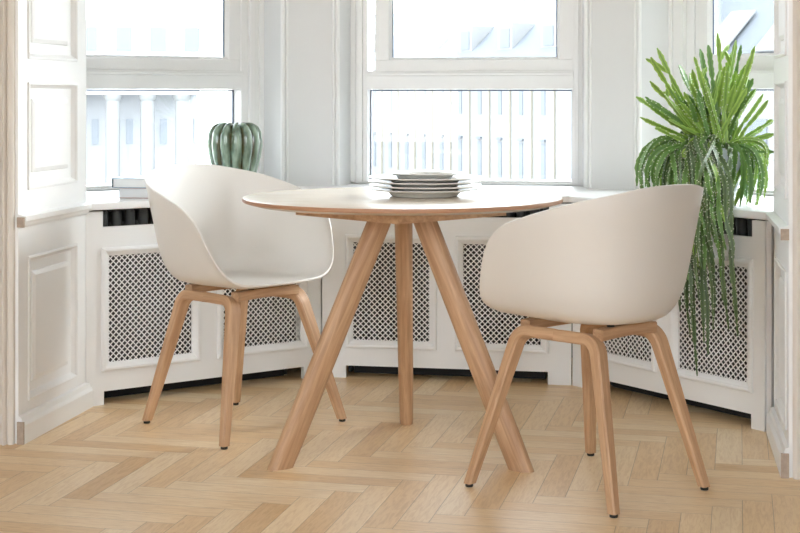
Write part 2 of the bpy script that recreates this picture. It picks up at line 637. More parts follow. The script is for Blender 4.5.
# ------------------------------------------------------------------ windows
def window(k, idx, J, gl, sash):
    J0, J1 = J
    T = FT(k) @ Matrix.Translation((0, .09, 0))
    root = empty('window_%d' % idx)
    structure(root)
    HD = 2.35
    # wall under and above
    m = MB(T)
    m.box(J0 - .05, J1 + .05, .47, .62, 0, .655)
    structure(m.build('wall_under_window', M_SHADEWALL, root))
    m = MB(T)
    m.box(J0 - .06, J1 + .06, .46, .62, HD, 2.95)
    structure(m.build('wall_over_window', M_WALL, root))
    # fixed frame: stepped mouldings
    m = MB(T)
    g0, g1 = gl
    for s, j, g in ((-1, -J0, -g0), (1, J1, g1)):
        e = [j + .015, g + (j - g) * .78, g + (j - g) * .60, g + (j - g) * .32, g]
        for i, y0 in enumerate((.466, .474, .468, .486)):
            m.box(*sorted((s * e[i], s * e[i + 1])), y0, .60, .684, HD)
    m.box(J0, J1, .470, .60, .655, .676)
    m.box(J0, J1, .478, .60, .676, .684)
    m.box(g0, g1, .500, .60, .684, .692)
    a0, a1 = g0 - .006, g1 + .006
    # transom
    m.box(a0, a1, .482, .60, 1.058, 1.112)
    m.box(a0, a1, .476, .60, 1.112, 1.124)
    m.box(a0, a1, .482, .60, 1.124, 1.131)
    m.box(g0, g1, .500, .59, 1.057, 1.060)
    m.box(a0, a1, .478, .60, HD - .05, HD)
    structure(m.build('window_frame', M_PAINT, root, bevel=.002))
    # opening sash above the transom
    m = MB(T)
    x0, x1 = sash
    z0, z1 = 1.1305, HD - .0505
    R = Matrix()
    sw = .058
    m.box(x0, x1, .492, .545, z0, z0 + .045)
    m.box(x0, x1, .492, .545, z1 - .05, z1)
    m.box(x0, x0 + sw, .492, .545, z0 + .045, z1 - .05)
    m.box(x1 - sw, x1, .492, .545, z0 + .045, z1 - .05)
    m.frame(x0 + sw, x1 - sw, z0 + .045, z1 - .05, [(0, 0), (.006, -.008), (.010, -.014), (.010, -.03)], .492)
    sa = structure(m.build('window_sash', M_PAINT, root, bevel=.002))
    m = MB(T)
    m.box(x0 + sw + .006, x1 - sw - .006, .520, .524, z0 + .05, z1 - .054)
    structure(m.build('pane', M_GLASS, sa))
    m = MB(T)
    m.box(gl[0] - .002, gl[1] + .002, .556, .560, .686, 1.056)
    structure(m.build('pane', M_GLASS, root))
    m = MB(T)
    for s in (-1, 1):
        e = gl[1] if s > 0 else gl[0]
        m.box(*sorted((e, e - .005 * s)), .548, .556, .692, 1.052)
    m.box(gl[0], gl[1], .548, .556, 1.050, 1.055)
    e = (x1 - sw - .010)
    m.box(e - .004, e, .512, .520, z0 + .056, z1 - .06)
    e = (x0 + sw + .010)
    m.box(e, e + .003, .512, .520, z0 + .056, z1 - .06)
    structure(m.build('gasket', M_DARKGAP, root))
    return root


window('L', 1, (-.53, .525), (-.43, .432), (-.425, .438))
window('C', 2, (-.460, .470), (-.400, .424), (-.370, .432))
window('R', 3, (-.535, .53), (-.410, .43), (-.408, .42))

# continuous sill board round the bay
fr = [(-1.118, -.663)]
off = -.022
t2 = math.tan(radians(22.5))
front = [(-1.108, None), (-.46, off), (.46, off), (1.108, None)]
cxl = -.46 + off * t2 * -1
# left front line: y = x + c through offset corner
A = (-.46 - off * t2, off)
cL = A[1] - A[0]
S = [(-1.106, -1.106 + cL), A, (-A[0], off), (1.106, -1.106 + cL)]
back = [(1.41, -.40), JL('R', -.0, .50), (.62, .50), (-.62, .50), JL('L', 0, .50), (-1.41, -.40)]
back = [(1.16, -.60), JL('R', .53, .41), JL('R', .54, .60), JL('R', -.53, .60), (.47, .60), (-.47, .60), JL('L', .53, .60), JL('L', -.54, .60), JL('L', -.53, .41), (-1.16, -.60)]


def sill():
    m = MB()
    poly = S + back
    m.prism(poly, .652, .676)
    o = m.build('trim_11', M_PAINT, bevel=.006)
    structure(o, 'white painted window sill board running round the bay')


sill()

# ------------------------------------------------------------------ radiator covers
COVER_LABEL = {
    'L': 'white radiator cover under the left window, behind the left chair',
    'C': 'white radiator cover under the middle window, directly behind the round table',
    'R': 'white radiator cover under the right window, with hanging plant stems before it'}
COVER_SP = {
    'L': (-.469, .447, (-.405, .374), ((-.415, -.048), (.018, .392))),
    'C': (-.455, .455, (-.366, .372), ((-.369, -.029), (.037, .374))),
    'R': (-.447, .434, (-.374, .380), ((-.392, -.030), (.037, .389)))}


def grille_mesh(m, x0, x1, z0, z1, P=.0206, yb=.0, th=.0009):
    """perforated sheet: diagonal lattice of round-cornered star holes, one diamond cell per hole"""
    h = P / 2
    nx = int((x1 - x0) / h) + 2
    nz = int((z1 - z0) / h) + 2
    for i in range(nx):
        for j in range(nz):
            if (i + j) % 2: continue
            cx, cz = x0 + i * h, z0 + j * h
            if cx > x1 + .001 or cz > z1 + .001: continue
            o8, i8 = [], []
            for q in range(8):
                a = q * pi / 4
                ro = h if q % 2 == 0 else h / sqrt(2)
                ri = h * (.76 if q % 2 == 0 else .53)
                o8.append((cx + ro * cos(a), cz + ro * sin(a)))
                i8.append((cx + ri * cos(a), cz + ri * sin(a)))
            cl = lambda p: (min(max(p[0], x0), x1), min(max(p[1], z0), z1))
            o8 = [cl(p) for p in o8]
            i8 = [cl(p) for p in i8]
            vs = [(p[0], yb - th, p[1]) for p in o8] + [(p[0], yb - th, p[1]) for p in i8] + [(p[0], yb + th, p[1]) for p in i8]
            fs = []
            for q in range(8):
                r = (q + 1) % 8
                fs.append((q, r, 8 + r, 8 + q))
                fs.append((8 + q, 8 + r, 16 + r, 16 + q))
            m.add(vs, fs)


def cover(k):
    x0, x1, gapx, fr = COVER_SP[k]
    T = FT(k)
    base = FP(k, (x0 + x1) / 2, 0, 0)
    root = empty('radiator_cover', base, radians(FAC[k][1]))
    LT = Matrix.Translation((-(x0 + x1) / 2, 0, 0))
    tag(root, COVER_LABEL[k], 'radiator cover', 'white radiator covers round the bay')
    m = MB(LT)
    t = .020
    top = .646
    op = .593
    # frame pieces of the front panel (holes left for the two grilles, the vent slot and the toe gap)
    (a0, a1), (b0, b1) = fr
    gz0, gz1 = .125, .512
    i_ = .012
    m.box(x0, gapx[0], 0, t, 0, .045)
    m.box(gapx[1], x1, 0, t, 0, .045)
    m.box(x0, x1, 0, t, .045, gz0)
    m.box(x0, x1, 0, t, gz1, op)
    m.box(x0, a0 + i_, 0, t, gz0, gz1)
    m.box(a1 - i_, b0 + i_, 0, t, gz0, gz1)
    m.box(b1 - i_, x1, 0, t, gz0, gz1)
    e0, e1 = gapx[0] - .004, gapx[1] + .004
    m.box(x0, e0, 0, t, op, top)
    m.box(e1, x1, 0, t, op, top)
    m.build('panel', M_PAINT, root)
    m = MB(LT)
    m.box(x0 + .10, x1 - .10, .098, .106, .001, .054)  # black strip added so the gap under the cover looks shaded
    m.build('toe_gap_shade', M_TOESHADE, root)
    m = MB(LT)
    if k == 'L': m.box(x0 + .02, x0 + .04, t, .40, 0, .646)
    if k == 'R': m.box(x1 - .02, x1, t, .20, 0, .646)
    if k == 'R': m.box(x1 - .004, x1 + .018, .010, .03, 0, .646)
    if k != 'C': m.build('side_panel', M_PAINT, root)
    for (p0, p1) in fr:
        m = MB(LT)
        m.frame(p0, p1, .110, .525, [(0, 0), (.002, .008), (.007, .011), (.013, .010), (.017, .005), (.023, .001), (.029, -.004), (.029, -.012)], 0)
        f = m.build('grille_frame', M_PAINT, root)
        m = MB(LT)
        grille_mesh(m, p0 + .026, p1 - .026, .136, .499, yb=.008)
        m.build('grille', M_GRILLE, root, recalc=False)
    return root


for k in 'LCR': cover(k)

# corner battens between the covers
# ------------------------------------------------------------------ cast radiators behind the covers
RAD_LABEL = {
    'L': 'dark cast iron column radiator behind the left grille cover',
    'C': 'dark cast iron column radiator behind the middle grille cover',
    'R': 'dark cast iron column radiator behind the right grille cover'}
sec = None
for k in 'LCR':
    root = empty('radiator', FP(k, 0, .14, 0), radians(FAC[k][1]))
    tag(root, RAD_LABEL[k], 'radiator', 'radiators behind the covers')
    xs = [-.375 + .0495 * i for i in range(16)]
    if sec is None:
        m = MB()
        for yy in (-.06, 0, .06):
            m.lathe([(.013, .06), (.019, .075), (.016, .10), (.016, .58), (.019, .62), (.019, .634), (.012, .644)], 12, (0, yy))
        m.box(-.012, .012, -.06, .06, .07, .10)
        m.box(-.012, .012, -.06, .06, .60, .635)
        m.box(-.025, .025, -.012, .012, .08, .10)
        m.box(-.025, .025, -.012, .012, .60, .62)
        sec = m.build('radiator_section', M_RAD, root, smooth=50)
        sec.location = (xs[0], 0, 0)
        rest = xs[1:]
    else:
        rest = xs
    for x in (xs[0], xs[-1]):
        m = MB()
        m.box(x - .006, x + .006, -.02, .02, 0, .062)
        m.build('radiator_foot', M_RAD, root)
    for x in rest:
        c = sec.copy()
        COL.objects.link(c)
        c.parent = root
        c.location = (x, 0, 0)


# ------------------------------------------------------------------ round table
TX, TY, TR = .032, -1.070, .4617
YAW = radians(8.1)


def table():
    root = empty('round_table', (TX, TY, 0))
    tag(root, 'round pale oak table on three splayed legs between the two white chairs', 'table')
    m = MB()
    R = TR
    n = 128
    prof = [(.02, .7195), (R - .035, .7195), (R - .008, .7265), (R - .003, .728)]
    edge = [(R - .003, .728), (R, .730), (R, .7375), (R - .0008, .7392)]
    top = [(R - .0008, .7392), (R - .003, .740), (R * .5, .740), (.02, .740)]
    m.lathe(prof, n, caps=False)
    m.mi = 1
    m.lathe(edge, n, caps=False)
    m.mi = 0
    m.lathe(top, n, caps=False)
    a = len(m.v)
    m.add([(.02 * cos(2 * pi * q / n), .02 * sin(2 * pi * q / n), .740) for q in range(n)], [tuple(range(n))])
    m.add([(.02 * cos(2 * pi * q / n), .02 * sin(2 * pi * q / n), .7195) for q in range(n)], [tuple(range(n))[::-1]])
    bm_o = m.build('tabletop', [M_OAKT, M_OAKE], root, smooth=30)
    # underframe: three mitred rhombi, thin at the tips
    for q in range(3):
        a = pi / 2 + YAW + q * 2 * pi / 3
        b0, b1 = a - pi / 3, a + pi / 3
        RT, RM = .338, .325
        pts = [(0, 0), (RM * cos(b0), RM * sin(b0)), (RT * cos(a), RT * sin(a)), (RM * cos(b1), RM * sin(b1))]
        zb = [.687, .688, .700, .688]
        e = .0006
        m = MB()
        vs = [(x, y, z) for (x, y), z in zip(pts, zb)] + [(x, y, .7193) for x, y in pts]
        g = []
        for v in vs:
            al = v[0] * cos(a + pi / 3) + v[1] * sin(a + pi / 3)
            g.append((-v[0] * sin(a) + v[1] * cos(a), v[2], al))
        m.add(vs, [(3, 2, 1, 0), (4, 5, 6, 7), (0, 1, 5, 4), (1, 2, 6, 5), (2, 3, 7, 6), (3, 0, 4, 7)], g)
        m.build('underframe', M_OAK, root)
    for q in range(3):
        a = pi / 2 + YAW + q * 2 * pi / 3
        e = Vector((cos(a), sin(a), 0))
        tn = Vector((-sin(a), cos(a), 0))
        p0 = e * .385
        p1 = e * .065 + Vector((0, 0, .695))
        rs, gs = [], []
        N = 10
        for i in range(N + 1):
            t = i / N
            c = p0.lerp(p1, t)
            ra = (.039 + (.037 - .039) * t)
            rb = (.0215 + (.027 - .0215) * t)
            if i == 0: ra *= .97; rb *= .97
            ring, gr = [], []
            for w_ in range(28):
                an = 2 * pi * w_ / 28
                ca, sa = cos(an), sin(an)
                pw = .85
                cc = abs(ca) ** pw * (1 if ca > 0 else -1)
                ss = abs(sa) ** pw * (1 if sa > 0 else -1)
                ring.append(tuple(c + e * cc * ra + tn * ss * rb))
                gr.append((cc * ra + q, ss * rb, t * .75))
            rs.append(ring)
            gs.append(gr)
        m = MB()
        m.rings(rs, gs)
        m.build('leg', M_OAK, root, smooth=40)
    return root


table()

# ------------------------------------------------------------------ shell armchairs
RIM = [(0.223, 0.000, 0.458), (0.220, 0.091, 0.459), (0.212, 0.173, 0.466), (0.195, 0.230, 0.502), (0.166, 0.260, 0.568), (0.129, 0.278, 0.643), (0.072, 0.289, 0.695),
       (-0.006, 0.289, 0.725), (-0.087, 0.275, 0.750), (-0.161, 0.240, 0.772), (-0.220, 0.181, 0.789), (-0.256, 0.098, 0.804), (-0.267, 0.000, 0.808)]


def crom(P, t):
    i = min(int(t), len(P) - 2)
    f = t - i

    def g(k):
        if k < 0: p = P[-k]; return Vector((p[0], -p[1], p[2]))
        if k >= len(P): p = P[2 * (len(P) - 1) - k]; return Vector((p[0], -p[1], p[2]))
        return Vector(P[k])
    a, b, c, d = g(i - 1), g(i), g(i + 1), g(i + 2)
    return .5 * ((2 * b) + (c - a) * f + (2 * a - 5 * b + 4 * c - d) * f * f + (3 * b - a - 3 * c + d) * f ** 3)


def shell_mesh(name, parent):
    zb, cxs = .452, -.075
    half = [crom(RIM, t * (len(RIM) - 1) / 40) for t in range(41)]
    rim = half + [Vector((p.x, -p.y, p.z)) for p in half[-2:0:-1]]
    n = len(rim)
    C = Vector((cxs, 0, zb - .004))
    rings = []
    vs = [tuple(C)]
    fs = []
    TT = [('a', s / 4) for s in range(1, 5)] + [('b', t / 8) for t in range(1, 9)] + [('c', s / 4) for s in range(1, 5)]
    for kind, t in TT:
        for r in rim:
            ang = math.atan2(r.y, r.x - cxs)
            fwd = max(0, cos(ang))
            bx = cxs + (r.x - cxs) * (.70 + .20 * min(1, fwd * 1.3) if r.x >= cxs else .70)
            qy = .745 + .15 * max(0, fwd - .75) / .25
            B = Vector((bx, r.y * qy, zb - .002 * fwd))
            kk = .38
            A = B + (C - B) * kk
            D = B + (r - B) * kk
            if kind == 'a': p = C + (A - C) * t
            elif kind == 'b': p = (1 - t) ** 2 * A + 2 * t * (1 - t) * B + t * t * D
            else: p = D + (r - D) * t
            vs.append(tuple(p))
    for q in range(n): fs.append((0, 1 + q, 1 + (q + 1) % n))
    for i in range(len(TT) - 1):
        for q in range(n):
            q2 = (q + 1) % n
            a, b = 1 + i * n, 1 + (i + 1) * n
            fs.append((a + q, b + q, b + q2, a + q2))
    m = MB()
    m.add(vs, fs)
    o = m.build(name, M_SHELL, parent, smooth=180)
    s = o.modifiers.new('thickness', 'SOLIDIFY')
    s.thickness = .0075
    s.offset = 1 if False else -1
    s.use_even_offset = True
    b = o.modifiers.new('rim_round', 'BEVEL')
    b.width = .002
    b.segments = 2
    b.limit_method = 'ANGLE'
    b.angle_limit = radians(50)
    return o


def chair(label):
    root = empty('armchair')
    tag(root, label, 'chair')
    shell_mesh('shell', root)
    ZT = .411
    for sy in (1, -1):
        FF, FTp = Vector((.2205, .248 * sy, 0)), Vector((.137, .137 * sy, ZT))
        RF, RT = Vector((-.2205, .1864 * sy, 0)), Vector((-.112, .120 * sy, ZT))
        mid = (FTp + RT) / 2
        for foot, top in ((FF, FTp), (RF, RT)):
            path = []
            up = (top - foot).normalized()
            hz = (mid - top).normalized()
            rad = .038
            for i in range(9): path.append(foot + (top - up * rad - foot) * (i / 8))
            for i in range(1, 9):
                t = i / 9
                path.append((1 - t) ** 2 * (top - up * rad) + 2 * t * (1 - t) * top + t * t * (top + hz * rad))
            for i in range(4): path.append((top + hz * rad).lerp(mid, i / 3))
            wd = up.cross(hz).normalized()
            if wd.y * sy < 0: wd = -wd
            rs, gs = [], []
            acc = 0
            for i, p in enumerate(path):
                tg = (path[min(i + 1, len(path) - 1)] - path[max(i - 1, 0)]).normalized()
                if i: acc += (p - path[i - 1]).length
                tk = wd.cross(tg).normalized()
                f = min(1, p.z / ZT)
                W_ = .0135 + .0085 * f
                T_ = .0120 + .0030 * f
                b = .004
                sec_ = [(W_, T_ - b), (W_ - b, T_), (-W_ + b, T_), (-W_, T_ - b), (-W_, -T_ + b), (-W_ + b, -T_), (W_ - b, -T_), (W_, -T_ + b)]
                ring = [p + wd * a + tk * c for a, c in sec_]
                if i == 0: ring = [q + tg * ((.009 - q.z) / tg.z) for q in ring]
                rs.append([tuple(q) for q in ring])
                gs.append([(a + sy, c + foot.x, acc) for a, c in sec_])
            m = MB()
            m.rings(rs, gs)
            lg = m.build('leg', M_OAK, root, smooth=35)
            m = MB()
            c = foot + up * .006
            m.lathe([(.0095, 0), (.0105, .002), (.0105, .0095), (.009, .010)], 16, (c.x, c.y))
            m.build('foot_glide', M_RUBBER, lg, smooth=40)
    # cross rails carrying the seat
    for xx, hw in ((.130, .126), (-.106, .110)):
        m = MB()
        rs, gs = [], []
        for i in range(9):
            t = -1 + i / 4
            z = .427 + .004 * (1 - t * t)
            hh = .0145
            b = .003
            s_ = [(.017, hh - b), (.017 - b, hh), (-.017 + b, hh), (-.017, hh - b), (-.017, -hh + b), (-.017 + b, -hh), (.017 - b, -hh), (.017, -hh + b)]
            rs.append([(xx + a, t * hw, z - .004 + c) for a, c in s_])
            gs.append([(a, c, t * hw) for a, c in s_])
        m.rings(rs, gs)
        m.build('cross_rail', M_OAK, root, smooth=35)
    for xx in (.130, -.106):
        for yy in (-.06, .06):
            m = MB()
            m.lathe([(.010, .432), (.010, .450)], 12, (xx, yy))
            m.build('seat_fixing', M_RUBBER, root)
    return root


c1 = chair('white plastic shell armchair on the left, seat turned towards the camera')
c1.location = (-.543, -.796, 0)
c1.rotation_euler.z = radians(-32.1)
c2 = copy_tree(c1)
c2['label'] = 'white plastic shell armchair on the right, its rounded back towards the camera'
c2.location = (.593, -1.343, 0)
c2.rotation_euler.z = radians(142.4)


# ------------------------------------------------------------------ plates
def plate(name, R, foot, h, z, label, cen):
    m = MB()
    # flat base ring, short well wall, wide nearly flat rim
    t = .004
    out = [(foot * .55, 0), (foot, 0), (foot + .006, .003), (foot + .013, h * .7), (R - .003, h), (R, h + .0018)]
    inn = [(R - .001, h + .0042), (foot + .010, h * .7 + t), (foot + .001, .0075), (foot * .5, .0065), (.002, .0065)]
    m.lathe([(.002, 0)] + out + inn, 72, (0, 0))
    o = m.build(name, M_PLATE, smooth=60)
    o.location = (cen[0], cen[1], z)
    tag(o, label, 'plate', 'plates stacked on the round table')
    return o


pc = pix(424.5, 190, 4.27)
Z0 = .7405
LAB = ['bottom white dinner plate of the stack, resting on the table',
       'second white dinner plate from the bottom of the stack on the table',
       'third white dinner plate from the bottom of the stack on the table',
       'fourth white dinner plate, widest-rimmed one just under the small top plate',
       'smaller white plate on top of the plate stack']
zz = Z0
for i in range(5):
    if i < 4:
        R_, f_, h_ = (.158, .093, .019) if i == 0 else (.164, .088, .018)
        dz = .0125
    else:
        R_, f_, h_ = .112, .070, .018
    plate('plate', R_, f_, h_, zz, LAB[i], (pc.x + (.002 * (i % 2)), pc.y))
    zz += .0118


# ------------------------------------------------------------------ cactus vase
def vase():
    c = FP('L', .198, .20, 0)
    loc = (c.x, c.y, .6765)
    m = MB()
    n = 13 * 10
    prof = [(.052, 0), (.060, .004), (.066, .03), (.080, .09), (.092, .14), (.097, .18), (.093, .215), (.078, .240), (.055, .252), (.034, .250), (.022, .240), (.018, .225)]
    # refine
    P = []
    for i in range(len(prof) - 1):
        for t in range(4):
            f = t / 4
            P.append((prof[i][0] * (1 - f) + prof[i + 1][0] * f, prof[i][1] * (1 - f) + prof[i + 1][1] * f))
    P.append(prof[-1])
    P2 = [P[0]] + [((P[i - 1][0] + 2 * P[i][0] + P[i + 1][0]) / 4, (P[i - 1][1] + 2 * P[i][1] + P[i + 1][1]) / 4) for i in range(1, len(P) - 1)] + [P[-1]]
    rs, gs = [], []
    for i, (r, z) in enumerate(P2):
        ring, gr = [], []
        dep = .13 * min(1, z / .05)
        for q in range(n):
            a = 2 * pi * q / n
            s = abs(sin(a * 6.5))
            rib = s ** .65
            r *= 1 if q else 1.06
            ring.append((r * (1 - dep + dep * rib) * cos(a), r * (1 - dep + dep * rib) * sin(a), z + .010 * (rib - .5) * (1 if z > .2 else 0)))
            gr.append((rib, a, z))
        rs.append(ring)
        gs.append(gr)
    m.rings(rs, gs)
    o = m.build('cactus_vase', M_GLAZE, smooth=60)
    o.location = loc
    tag(o, 'glossy green ribbed ceramic vase shaped like a cactus on the sill', 'vase')


vase()


# ------------------------------------------------------------------ books
def book(loc, rz, w_, d_, t_, label, spine, cover_m):
    root = empty('book', loc, rz)
    tag(root, label, 'book', 'books lying on the window sill')
    m = MB()
    m.box(0, w_, 0, d_, 0, .0025)
    m.box(0, w_, 0, d_, t_ - .0025, t_)
    m.build('cover', cover_m, root, bevel=.0006)
    m = MB()
    m.box(0, .003, 0, d_, .0025, t_ - .0025)
    m.build('spine', spine, root)
    m = MB()
    m.box(.003, w_ - .004, .004, d_ - .004, .0025, t_ - .0025)
    m.build('pages', M_PAGES, root)


b0 = FP('L', -.284, .15, .6765)
book(b0, radians(-3), .20, .15, .036, 'lower pale book of the two lying on the left window sill', M_BOOKW, M_BOOKR)
b1 = FP('L', -.31, .15, .7130)
book(b1, radians(-1), .215, .165, .034, 'upper book with a dark spine lying on another on the left sill', M_BOOKD, M_BOOKB)


# ------------------------------------------------------------------ trailing cactus plant
def plant():
    pc = FP('R', -.05, .125, 0)
    # depth along the optical axis of a world point
    th = radians(10)

    def dep(p): return -(p.x - CX) * sin(th) + (p.y - CY) * cos(th)
    D0 = dep(pc)
    # put the pot centre on the ray of u = 716
    best = min((abs(pix(716, 150, dep(FP('R', x / 200, .125))).x - FP('R', x / 200, .125).x), x / 200) for x in range(-80, 60))
    pc = FP('R', best[1], .125, .6765)
    D0 = dep(pc)
    root = empty('trailing_cactus', pc)
    tag(root, 'large green cactus with upright and long trailing stems in a pale pot', 'potted plant')
    m = MB()
    m.lathe([(.002, 0), (.055, 0), (.060, .004), (.085, .165), (.090, .178), (.091, .185), (.086, .186), (.080, .168), (.002, .166)], 56)
    m.build('pot', M_POT, root, smooth=40)
    m = MB()
    m.lathe([(.002, .155), (.079, .156), (.078, .1665), (.04, .172), (.002, .174)], 32)
    m.build('soil', M_SOIL, root, smooth=60)

    count = [0]
    extra = MB()

    def stem(pts, wid, mi, dots, taper=.80, seed=0):
        rnd = random.Random(seed)
        # resample with catmull-rom
        P = [Vector(p) for p in pts]
        ext = [P[0] * 2 - P[1]] + P + [P[-1] * 2 - P[-2]]
        path = []
        for i in range(len(P) - 1):
            a, b, c, d = ext[i:i + 4]
            ns = max(4, int((c - b).length / .008))
            for s in range(ns):
                f = s / ns
                path.append(.5 * ((2 * b) + (c - a) * f + (2 * a - 5 * b + 4 * c - d) * f * f + (3 * b - a - 3 * c + d) * f ** 3))
        path.append(P[-1])
        L_ = sum((path[i + 1] - path[i]).length for i in range(len(path) - 1))
        ref = Vector((rnd.uniform(-1, 1), rnd.uniform(-1, 1), rnd.uniform(-.3, .3))).normalized()
        rs, gs = [], []
        acc = 0
        ph = rnd.uniform(0, .02)
        m = MB()
        dl = []
        seg = rnd.uniform(.11, .17)
        nextdot = [rnd.uniform(0, .015) for _ in range(3)]
        for i, p in enumerate(path):
            tg = (path[min(i + 1, len(path) - 1)] - path[max(i - 1, 0)]).normalized()
            if i: acc += (p - path[i - 1]).length
            u_ = (ref - tg * ref.dot(tg)).normalized()
            v_ = tg.cross(u_)
            t = acc / L_
            wv = wid * (.55 + .45 * min(1, t * 8)) * (1 - (max(0, t - taper) / (1 - taper)) ** 1.6 * .72)
            # segments pinch a little where the joints are
            sq = abs(((acc + ph) % seg) / seg - .5) * 2
            wv *= 1 - .5 * sq ** 6
            saw = 1 + .40 * (((acc + ph) % .022) / .022 - .5)
            ring, gr = [], []
            for q in range(6):
                an = pi * q / 3 + acc * 1.2
                r = wv * saw if q % 2 == 0 else wv * .36
                pt = p + (u_ * cos(an) + v_ * sin(an)) * r
                ring.append(tuple(pt))
                gr.append((.75 if q % 2 == 0 else .15, 0, acc))
            rs.append(ring)
            gs.append(gr)
            if dots and t < .97 and t > .05:
                for q in range(3):
                    if acc >= nextdot[q]:
                        nextdot[q] += rnd.uniform(.018, .026)
                        an = pi * 2 * q / 3 + acc * 1.2
                        dl.append((p + (u_ * cos(an) + v_ * sin(an)) * wv * .98, rnd.uniform(.0016, .0026)))
        m.rings(rs, gs)
        m.mi = 1
        for c, r in dl:
            m.add([tuple(c + Vector(o) * r) for o in ((1, 0, 0), (-1, 0, 0), (0, 1, 0), (0, -1, 0), (0, 0, 1), (0, 0, -1))],
                  [(0, 2, 4), (2, 1, 4), (1, 3, 4), (3, 0, 4), (2, 0, 5), (1, 2, 5), (3, 1, 5), (0, 3, 5)])
        # into the plant's own frame
        m.v = [v - pc for v in m.v]
        count[0] += 1
        if count[0] <= 98:
            return m.build('stem', [M_STEMS[mi], M_AREOLE], root, smooth=60)
        a0 = len(extra.v)
        extra.v += m.v
        extra.g += m.g
        extra.f += [[a0 + q for q in f] for f in m.f]
        extra.m += [{0: mi, 1: 3}[q] for q in m.m]
    top = pc + Vector((0, 0, .168))
    nrm = FP('R', 0, -1) - FP('R', 0, 0)          # towards the room
    alo = FP('R', 1, 0) - FP('R', 0, 0)           # along the sill, to the right
    rnd = random.Random(3)
    sd = 100
    # upright stems: tip pixels and a depth offset (all real positions around the pot)
    ups = [(657, 48, .02), (651, 57, -.06), (679, 65, .05), (650, 81, -.08), (645, 97, -.02), (636, 97, .03), (640, 117, -.05), (700, 49, .04), (708, 45, -.03),
           (694, 57, -.08), (690, 73, .06), (717, 33, .0), (736, 40, -.03), (741, 45, .05), (755, 46, -.02), (753, 54, -.08), (732, 52, .07), (720, 70, -.10), (727, 70, -.04),
           (746, 65, .02), (747, 88, -.10), (756, 89, -.03), (763, 94, .02), (768, 100, -.04), (665, 95, -.12), (672, 84, .0), (704, 78, -.12), (712, 85, .05), (735, 85, -.06),
           (660, 108, .04), (684, 92, -.06), (773, 120, -.02), (774, 134, -.07), (774, 152, -.10), (697, 95, -.14), (668, 120, -.14), (655, 128, -.10)]
    for u, v, dd in ups:
        tip = pix(u, v, D0 + dd)
        o_ = tip - top
        st = top + Vector((rnd.uniform(-.045, .045), rnd.uniform(-.045, .045), -.015)) + Vector((o_.x, o_.y, 0)) * .10
        m1 = st.lerp(tip, .35) + Vector((o_.x * -.05, o_.y * -.05, .012))
        m2 = st.lerp(tip, .7) + Vector((o_.x * -.02, o_.y * -.02, .006))
        stem([st, m1, m2, tip], rnd.uniform(.0075, .0108), 0 if rnd.random() < .75 else 1, rnd.random() < .55, .92, sd)
        sd += 1
        # side shoots
        if rnd.random() < .35 and v < 100:
            b = m2.lerp(tip, .2)
            t2_ = b + (tip - b) * .7 + Vector((rnd.uniform(-.05, .05), rnd.uniform(-.03, .03), -.01))
            stem([b, b.lerp(t2_, .5) + Vector((0, 0, .006)), t2_], .0085, 0, False, seed=sd)
            sd += 1
    # arching stems that hang down over the edge of the sill
    def hang(utip, vtip, out, peak, side, mi, wid=.0095, dd=None, du=0):
        """out = distance of the hanging run in front of the cover; side = arch reach to the left/right (m)"""
        x_l = None
        # tip on the plane local y = -out of the facet: solve by stepping depth
        bestd, bd = None, 9
        for s in range(-80, 61):
            d_ = D0 + s * .01
            p = pix(utip, vtip, d_)
            loc = FT('R').inverted() @ p
            if abs(loc.y + out) < bd: bd, bestd = abs(loc.y + out), d_
        tip = pix(utip, vtip, bestd)
        st = top + Vector((rnd.uniform(-.06, .06), rnd.uniform(-.06, .06), -.01))
        ap = top + nrm * rnd.uniform(.05, .12) + alo * side * .9 + Vector((0, 0, peak))
        loc = FT('R').inverted() @ tip
        sh = FP('R', loc.x - (loc.x - (FT('R').inverted() @ top).x) * .22 + side * .25, -out * .9, .76 + peak * .5)
        if vtip < 215:
            p3 = sh.lerp(tip, .5) + nrm * .02
            pts = [st, st.lerp(ap, .6) + Vector((0, 0, .02)), ap, sh, p3, tip]
        else:
            z1 = tip.z + (sh.z - tip.z) * .55
            p3 = Vector((sh.x * .75 + tip.x * .25 + rnd.uniform(-.01, .01), sh.y * .75 + tip.y * .25, z1))
            p4 = Vector((sh.x * .35 + tip.x * .65 + rnd.uniform(-.01, .01), sh.y * .35 + tip.y * .65, tip.z + (sh.z - tip.z) * .25))
            pts = [st, st.lerp(ap, .6) + Vector((0, 0, .02)), ap, sh, p3, p4, tip]
        stem(pts, wid, mi, True, seed=rnd.randint(0, 99999))
    H_ = [(697, 376, .05, .03, -.03, 2), (704, 343, .07, .05, .0, 2), (695, 322, .06, .02, -.05, 2), (691, 308, .09, .04, -.07, 2), (680, 312, .05, .03, -.10, 2),
          (738, 336, .05, .03, .06, 2), (729, 329, .06, .05, .04, 2), (733, 265, .08, .02, .05, 2), (715, 300, .08, .04, .02, 2), (708, 320, .05, .06, -.01, 2),
          (700, 290, .10, .02, -.04, 2), (688, 280, .10, .03, -.08, 1), (721, 278, .09, .04, .03, 1), (712, 262, .11, .05, .0, 2), (704, 270, .12, .02, -.02, 1),
          (695, 255, .12, .03, -.05, 2), (726, 250, .10, .02, .05, 1), (718, 240, .12, .05, .02, 2), (699, 300, .11, .04, -.05, 2), (690, 335, .07, .02, -.06, 2),
          (708, 355, .06, .02, -.01, 2), (713, 330, .10, .03, .01, 2), (685, 262, .12, .02, -.09, 2), (706, 235, .14, .04, -.01, 1), (693, 230, .14, .03, -.05, 1),
          (701, 262, .13, .06, -.03, 2), (716, 225, .14, .03, .03, 1), (684, 240, .13, .04, -.10, 1), (722, 300, .06, .04, .04, 2)]
    for h in H_: hang(*h)
